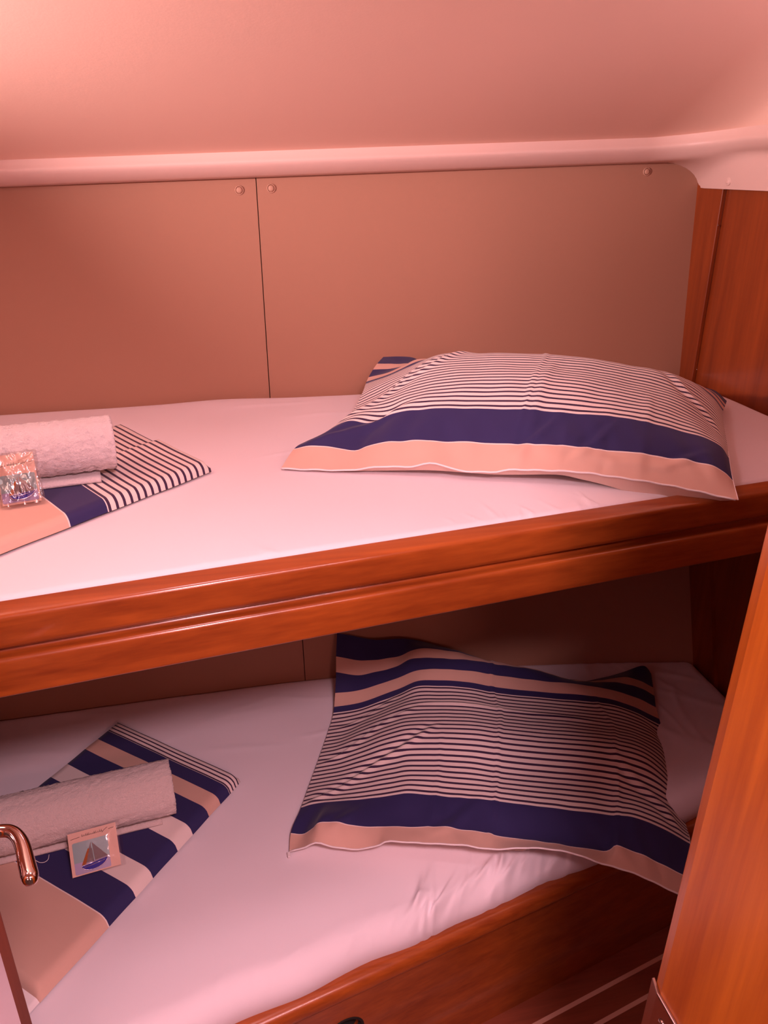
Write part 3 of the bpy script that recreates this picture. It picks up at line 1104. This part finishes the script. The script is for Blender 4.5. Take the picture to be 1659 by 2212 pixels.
# ------------------------------------------------------------------ folded striped linen
def linen_layer(name, o, e1, e2, L, W, z0, h, mat, parent, rfold=0.012, seed=0, voff=0.0, skew_end=0.0, wav=0.0012):
    NA, NBB = 70, 44
    verts, uvs = [], []
    for i in range(NA + 1):
        a = i / NA * L
        for j in range(NBB + 1):
            t = j / NBB
            b = W * (t * t * 0.5 + t * 0.5)
            bb = b
            hz = h
            if b < rfold:
                hz = h * math.sqrt(max(0, 1 - ((rfold - b) / rfold) ** 2))
            be = W - b
            if be < rfold * 0.6:
                hz = min(hz, h * math.sqrt(max(0, 1 - ((rfold * 0.6 - be) / (rfold * 0.6)) ** 2)))
            ae = min(a, L - a)
            if ae < 0.006:
                hz = min(hz, h * (0.35 + 0.65 * math.sqrt(max(0, 1 - ((0.006 - ae) / 0.006) ** 2))))
            hz += min(1, hz / h) * wav * (nz(a * 9, b * 9, seed) + 0.5 * nz(a * 22, b * 16, seed + 2))
            p = Vector(o) + Vector(e1) * a + Vector(e2) * (bb + 0.002 * nz(a * 14, 0.3, seed))
            verts.append(Vector((p.x, p.y, z0 + hz)))
            uvs.append((b, a + voff))
    n = len(verts)
    faces = grid_faces(NA + 1, NBB + 1, flip=True)
    ring = [i * (NBB + 1) for i in range(NA + 1)] + [NA * (NBB + 1) + j for j in range(1, NBB + 1)]
    ring += [i * (NBB + 1) + NBB for i in range(NA - 1, -1, -1)] + [j for j in range(NBB - 1, 0, -1)]
    for k in ring:
        verts.append(Vector((verts[k].x, verts[k].y, z0)))
        uvs.append(uvs[k])
    for k in range(len(ring)):
        l = (k + 1) % len(ring)
        faces.append((ring[k], ring[l], n + l, n + k))
    faces.append(tuple(range(n, n + len(ring))))
    return mesh_obj(name, verts, faces, mat, parent, uvs=uvs)


M_LINEN_U = stripe_mat('striped_duvet_cotton_upper', [(0.20, 0.26, NAVY), (0.262, 2.0, BEIGE)], (0.0, 0.20, 0.0126, 0.36))
M_LINEN_L = stripe_mat('striped_duvet_cotton_lower', [(0.036, 0.064, NAVY), (0.064, 0.098, BEIGE), (0.098, 0.145, NAVY), (0.145, 0.186, CREAM), (0.186, 0.249, NAVY), (0.249, 0.291, CREAM), (0.291, 0.35, NAVY), (0.352, 2.0, BEIGE)], (-0.2, 0.036, 0.0088, 0.36))

e1u, e2u = Vector((-0.746, -0.666, 0)), Vector((-0.50, 0.866, 0))
ou = at(457, 1019, z=1.003)
lu = empty('folded_duvet_cover', (ou.x - 0.2, ou.y, 1.003))
tag(lu, 'folded striped bed linen under the towel on the upper bunk', 'bed linen', 'folded striped linen')
linen_layer('lower_fold', ou + e2u * 0.12, e1u, e2u, 0.50, 0.195, 1.003, 0.009, M_LINEN_U, lu, 0.010, 2)
linen_layer('upper_fold', ou, e1u, e2u, 0.49, 0.170, 1.003, 0.0165, M_LINEN_U, lu, 0.016, 5, voff=0.0045)

e1l, e2l = Vector((-0.626, -0.78, 0)), Vector((-0.74, 0.672, 0))
ol = at(520, 1690, z=0.354)
ll = empty('folded_duvet_cover', (ol.x - 0.2, ol.y, 0.354))
tag(ll, 'folded striped bed linen under the towel on the lower bunk', 'bed linen', 'folded striped linen')
linen_layer('lower_fold', ol + e1l * 0.20 + e2l * 0.002, e1l, e2l, 0.305, 0.320, 0.354, 0.006, M_WHITEC, ll, 0.008, 9)
linen_layer('upper_fold', ol, e1l, e2l, 0.486, 0.335, 0.3545, 0.0195, M_LINEN_L, ll, 0.020, 12, wav=0.0018)


# ------------------------------------------------------------------ rolled towels
def towel_mat(name, col, rib):
    m, nt, b = new_mat(name)
    b.inputs['Base Color'].default_value = (*col, 1)
    b.inputs['Roughness'].default_value = 0.95
    b.inputs['Sheen Weight'].default_value = 0.5
    b.inputs['Specular IOR Level'].default_value = 0.1
    bump_from(nt, b, obj_noise(nt, 330, 4, 0.75), 1.0, 0.003)
    return m


M_TOWEL = towel_mat('white_terry_cloth', (0.86, 0.76, 0.76), True)
M_TOWEL2 = towel_mat('cream_terry_cloth', (0.82, 0.68, 0.64), False)


def towel(label, cR, axis_dir, length, R, zrest, mat, rib, seed, tail=0.02, tail_ang=200):
    ax = Vector(axis_dir).normalized()           # pointing from the right end to the left
    side = Vector((0, 0, 1)).cross(ax).normalized()    # horizontal, across
    if side.y > 0:
        side = -side                              # towards the room
    up = Vector((0, 0, 1))
    root = empty('rolled_towel', (cR.x, cR.y, zrest))
    tag(root, label, 'towel', 'rolled towels')
    turns, th = 3.6, 0.0095
    NTH, NA = 420, 110
    a_end = math.radians(250)                    # outer end of the roll lies low at the front
    verts, faces = [], []
    for i in range(NA + 1):
        al = i / NA
        d = al * length
        for side_k in (0, 1):
            for k in range(NTH + 1):
                t = k / NTH                       # 0 = outer end
                w = a_end - t * turns * 2 * math.pi
                r = R - th * t * turns * 0.98 - side_k * th * 0.78
                r = max(r, 0.001)
                sq = 0.0
                cc, ss = math.cos(w), math.sin(w)
                rad = r
                if side_k == 0 and t < 0.3:
                    rad += rib * 0.0006 * math.sin(d * 2 * math.pi / 0.018) + 0.0014 * nz(cc * 3, ss * 3 + d * 12, seed)
                off = 0.004 * nz(t * 9, side_k * 0.2, seed + 5) * (1 if (i == 0 or i == NA) else 0)
                p = cR + ax * (d + off - 0.004 * sstep(0, 0.6, t) * 0) + side * (cc * rad * 1.02) + up * (ss * rad * (0.97 if ss < 0 else 1.0))
                p += Vector((random.uniform(-1, 1), random.uniform(-1, 1), random.uniform(-1, 1))) * 0.0011
                verts.append(p)
    row = 2 * (NTH + 1)
    for i in range(NA):
        for k in range(NTH):
            a = i * row + k
            b = (i + 1) * row + k
            faces.append((a, a + 1, b + 1, b))
            a += NTH + 1
            b += NTH + 1
            faces.append((a, b, b + 1, a + 1))
        # outer and inner lips
        for kk in (0, NTH):
            a, b = i * row + kk, (i + 1) * row + kk
            faces.append((a, b, b + NTH + 1, a + NTH + 1))
    for i in (0, NA):
        for k in range(NTH):
            a = i * row + k
            faces.append((a, a + NTH + 1, a + NTH + 2, a + 1))
    mesh_obj('roll', verts, faces, mat, root)
    # tail of the towel lying on the linen in front of the roll
    verts = []
    nA, nB = 60, 16
    for i in range(nA + 1):
        d = 0.025 + (length - 0.03) * i / nA
        for j in range(nB + 1):
            t = j / nB
            q = -R * 0.25 + (R * 0.25 + tail) * t
            z = zrest + 0.0075 + 0.0012 * nz(d * 14, q * 30, seed) - 0.003 * sstep(0.88, 1, t)
            p = cR + ax * d + side * (q + 0.0015 * nz(d * 20, 0, seed))
            verts.append(Vector((p.x, p.y, z)))
    n = len(verts)
    faces = grid_faces(nA + 1, nB + 1)
    verts += [Vector((p.x, p.y, zrest + 0.0006)) for p in verts]
    faces += grid_faces(nA + 1, nB + 1, n, flip=True)
    ring = [i * (nB + 1) for i in range(nA + 1)] + [nA * (nB + 1) + j for j in range(1, nB + 1)]
    ring += [i * (nB + 1) + nB for i in range(nA - 1, -1, -1)] + [j for j in range(nB - 1, 0, -1)]
    for k in range(len(ring)):
        l = (k + 1) % len(ring)
        faces.append((ring[k], n + ring[k], n + ring[l], ring[l]))
    mesh_obj('loose_end', verts, faces, mat, root)
    return root


RU, ZU = 0.046, 1.0205
cu = at(245, 958, z=ZU + RU)
cu2 = at(-40, 990, z=ZU + RU)
towel('rolled white towel with ribbed weave on the upper bunk', cu, (cu2 - cu), 0.34, RU, ZU, M_TOWEL, 1.0, 3, tail=0.036)
RL, ZL = 0.053, 0.3745
cl = at(372, 1700, z=ZL + RL)
cl2 = at(0, 1788, z=ZL + RL)
tw2 = towel('rolled cream towel with plain weave on the lower bunk', cl, (cl2 - cl), 0.40, RL, ZL, M_TOWEL2, 0.0, 8, tail=0.030)
th = catmull([at(106, 1846, z=0.378), at(104, 1856, z=0.3775), at(97, 1862, z=0.377), at(86, 1863, z=0.3765), at(76, 1858, z=0.377)], 24)
v, f = tube(th, 0.0005, 6)
mesh_obj('loose_thread', v, f, M_WHITEC, tw2)['label'] = 'loose white thread'

# ------------------------------------------------------------------ souvenir pins on cards in clear bags
M_CARD = plain('peach_card', (0.80, 0.52, 0.40), 0.6)
M_INK = plain('dark_brown_ink', (0.06, 0.02, 0.02), 0.6)
M_SKY = plain('printed_teal_sky', (0.28, 0.42, 0.42), 0.25, coat=0.6)
M_SEA = plain('printed_lilac_sea', (0.42, 0.36, 0.55), 0.25, coat=0.6)
M_SAIL = plain('silver_glitter_sail', (0.55, 0.45, 0.45), 0.35, 0.6)
M_ORANGE = plain('orange_glitter_sail', (0.75, 0.22, 0.06), 0.35, 0.3)
M_BLUE = plain('blue_enamel_hull', (0.03, 0.035, 0.35), 0.12, coat=0.8)
M_RIM = plain('pale_metal_rim', (0.72, 0.62, 0.72), 0.2, 0.8)
M_MAST = plain('dark_mast', (0.08, 0.03, 0.03), 0.4)
for mm in (M_SAIL, M_ORANGE):
    nt = mm.node_tree
    bump_from(nt, nt.nodes['Principled BSDF'], obj_noise(nt, 1400, 2, 0.8), 0.9, 0.002)

def film_mat(name, gain, cap, rough):
    m = bpy.data.materials.new(name)
    m.use_nodes = True
    nt = m.node_tree
    for n_ in list(nt.nodes):
        nt.nodes.remove(n_)
    out = N(nt, 'ShaderNodeOutputMaterial')
    tr = N(nt, 'ShaderNodeBsdfTransparent')
    tr.inputs[0].default_value = (0.97, 0.96, 0.97, 1)
    gl = N(nt, 'ShaderNodeBsdfGlossy')
    gl.inputs['Roughness'].default_value = rough
    mx = N(nt, 'ShaderNodeMixShader')
    fr = N(nt, 'ShaderNodeFresnel')
    fr.inputs['IOR'].default_value = 1.5
    nt.links.new(mth(nt, 'MINIMUM', mth(nt, 'MULTIPLY', fr.outputs[0], gain), cap), mx.inputs[0])
    nt.links.new(tr.outputs[0], mx.inputs[1])
    nt.links.new(gl.outputs[0], mx.inputs[2])
    nt.links.new(mx.outputs[0], out.inputs[0])
    return m


M_FILM = film_mat('clear_plastic_film', 1.8, 0.25, 0.10)
M_FILM_GLARE = film_mat('glare_boosted_plastic_film', 5.0, 0.5, 0.20)  # same film, reflection boosted to bring out the glare on the upper bag


def pin_card(label, bl, br, up, H, seed, crumple, pic, film):
    bl, br = Vector(bl), Vector(br)
    ex = br - bl
    W = ex.length
    ex.normalize()
    up = (Vector(up) - ex * Vector(up).dot(ex)).normalized()
    nn = ex.cross(up).normalized()                # towards the viewer
    if nn.y > 0:
        nn = -nn

    def P(x, y, d=0.0):
        return bl + ex * (x * W) + up * (y * H) + nn * d
    root = empty('souvenir_pin_card', bl + ex * (W / 2))
    tag(root, label, 'souvenir', 'boat pins on cards')

    def slab(name, pts, d0, d1, mat, par=root, lab=None):
        poly = [P(x, y, d0) for x, y in pts]
        v, f = prism(poly, nn * (d1 - d0))
        o = mesh_obj(name, v, f, mat, par, smooth=False)
        if lab:
            o['label'] = lab
        return o
    slab('card', [(0, 0), (1, 0), (1, 1), (0, 1)], 0, 0.0006, M_CARD)
    x0, y0, x1, y1 = pic

    def Q(pts):
        return [(lerp(x0, x1, a), lerp(y0, y1, b)) for a, b in pts]
    plate = slab('picture_plate', Q(rounded([(0, 0.36), (1, 0.36), (1, 1), (0, 1)], [0, 0, .06, .06], 4)), 0.0007, 0.0022, M_SKY)
    slab('sea', Q(rounded([(0, 0), (1, 0), (1, 0.36), (0, 0.36)], [.05, .05, 0, 0], 4)), 0.0007, 0.0022, M_SEA, plate)
    slab('sail', Q([(0.28, 0.30), (0.50, 0.32), (0.52, 0.93)]), 0.0024, 0.0034, M_SAIL, plate)
    slab('sail', Q([(0.58, 0.32), (0.95, 0.36), (0.55, 0.90)]), 0.0024, 0.0034, M_SAIL, plate)
    slab('sail_edge', Q([(0.20, 0.26), (0.32, 0.27), (0.46, 0.72), (0.42, 0.74)]), 0.0026, 0.0037, M_ORANGE, plate, 'orange edge of the sail')
    slab('mast', Q([(0.505, 0.30), (0.555, 0.30), (0.535, 0.72), (0.52, 0.72)]), 0.0024, 0.0040, M_MAST, plate)
    hull = [(0.5 - 0.36 + 0.05, 0.27), (0.91, 0.34)]
    pts = [(0.20, 0.235), (0.92, 0.33)]
    for k in range(1, 12):
        w = math.pi * k / 12
        pts.append((0.56 + 0.36 * math.cos(w) + 0.01, 0.28 + 0.05 * math.cos(w) - 0.21 * math.sin(w)))
    pts = [pts[1]] + pts[2:] + [pts[0]]
    hu = slab('boat_hull', Q(pts[::-1]), 0.0024, 0.0040, M_BLUE, plate, 'blue enamel hull')
    loop = [P(*q, 0.0040) for q in Q(pts)] + [P(*Q([pts[0]])[0], 0.0040)]
    v, f = tube(loop, 0.0006, 6)
    mesh_obj('hull_rim', v, f, M_RIM, plate)
    v, f = tube([P(*q, 0.0043) for q in Q([(0.26, 0.19), (0.45, 0.20), (0.65, 0.235), (0.86, 0.27)])], 0.0005, 6)
    mesh_obj('waterline', v, f, M_RIM, plate)
    # scribbled line of lettering with a rule on either side
    lab_y = lerp(y1, 1.0, 0.52)
    rs = random.Random(seed)
    strokes = [[(0.05, lab_y - 0.03), (0.24, lab_y - 0.012)], [(0.84, lab_y + 0.005), (0.95, lab_y + 0.015)]]
    x = 0.28
    while x < 0.72:
        w = rs.uniform(0.022, 0.04)
        h = rs.choice((0.03, 0.035, 0.06))
        strokes.append([(x, lab_y - 0.015), (x + w * 0.5, lab_y - 0.015 + h), (x + w * 0.6, lab_y - 0.02), (x + w, lab_y - 0.004)])
        x += w * 1.15
    strokes.append([(0.70, lab_y - 0.04), (0.75, lab_y + 0.01), (0.82, lab_y + 0.055)])
    parts = []
    for st in strokes:
        parts.append(tube([P(a, b, 0.0007) for a, b in st], 0.00035, 5))
    v, f = join(*parts)
    mesh_obj('lettering', v, f, M_INK, root)['label'] = 'thin dark script line'
    # clear bag: wrinkled front film and flat back, sealed at the sides
    n = 44
    verts = []
    for i in range(n + 1):
        for j in range(n + 1):
            a = lerp(-0.04, 1.10, i / n)
            b = lerp(-0.03, 1.05, j / n)
            e = min(i, n - i, j, n - j) / n
            d = 0.0052 * sstep(0, 0.30, e) + 0.0004 + 0.0016 * min(1, e * 25)
            d += crumple * sstep(0, 0.06, e) * (0.0016 * nz(a * 4, b * 4, seed) + 0.0012 * abs(nz(a * 7 + b * 3, b * 6 - a * 2, seed + 2)))
            verts.append(P(a, b, d))
    faces = grid_faces(n + 1, n + 1)
    mesh_obj('clear_bag', verts, faces, film, root)['label'] = 'clear plastic bag'
    return root


b0, b1 = at(6, 1094, z=1.0255), at(90, 1081, z=1.0255)
tp = at(78, 975, y=b1.y + 0.047)
pin_card('boat pin on a card in shiny clear bag on the upper bunk', b0, b1, tp - b1, (tp - b1).length, 4, 3.2, (0.02, 0.03, 0.95, 0.58), M_FILM_GLARE)
b0, b1 = at(157, 1897, z=0.3800), at(262, 1867, z=0.3800)
tp = at(244, 1777, y=b1.y + 0.045)
pin_card('boat pin on a card in clear bag on the lower bunk', b0, b1, tp - b1, (tp - b1).length, 11, 0.25, (0.07, 0.03, 0.80, 0.76), M_FILM)
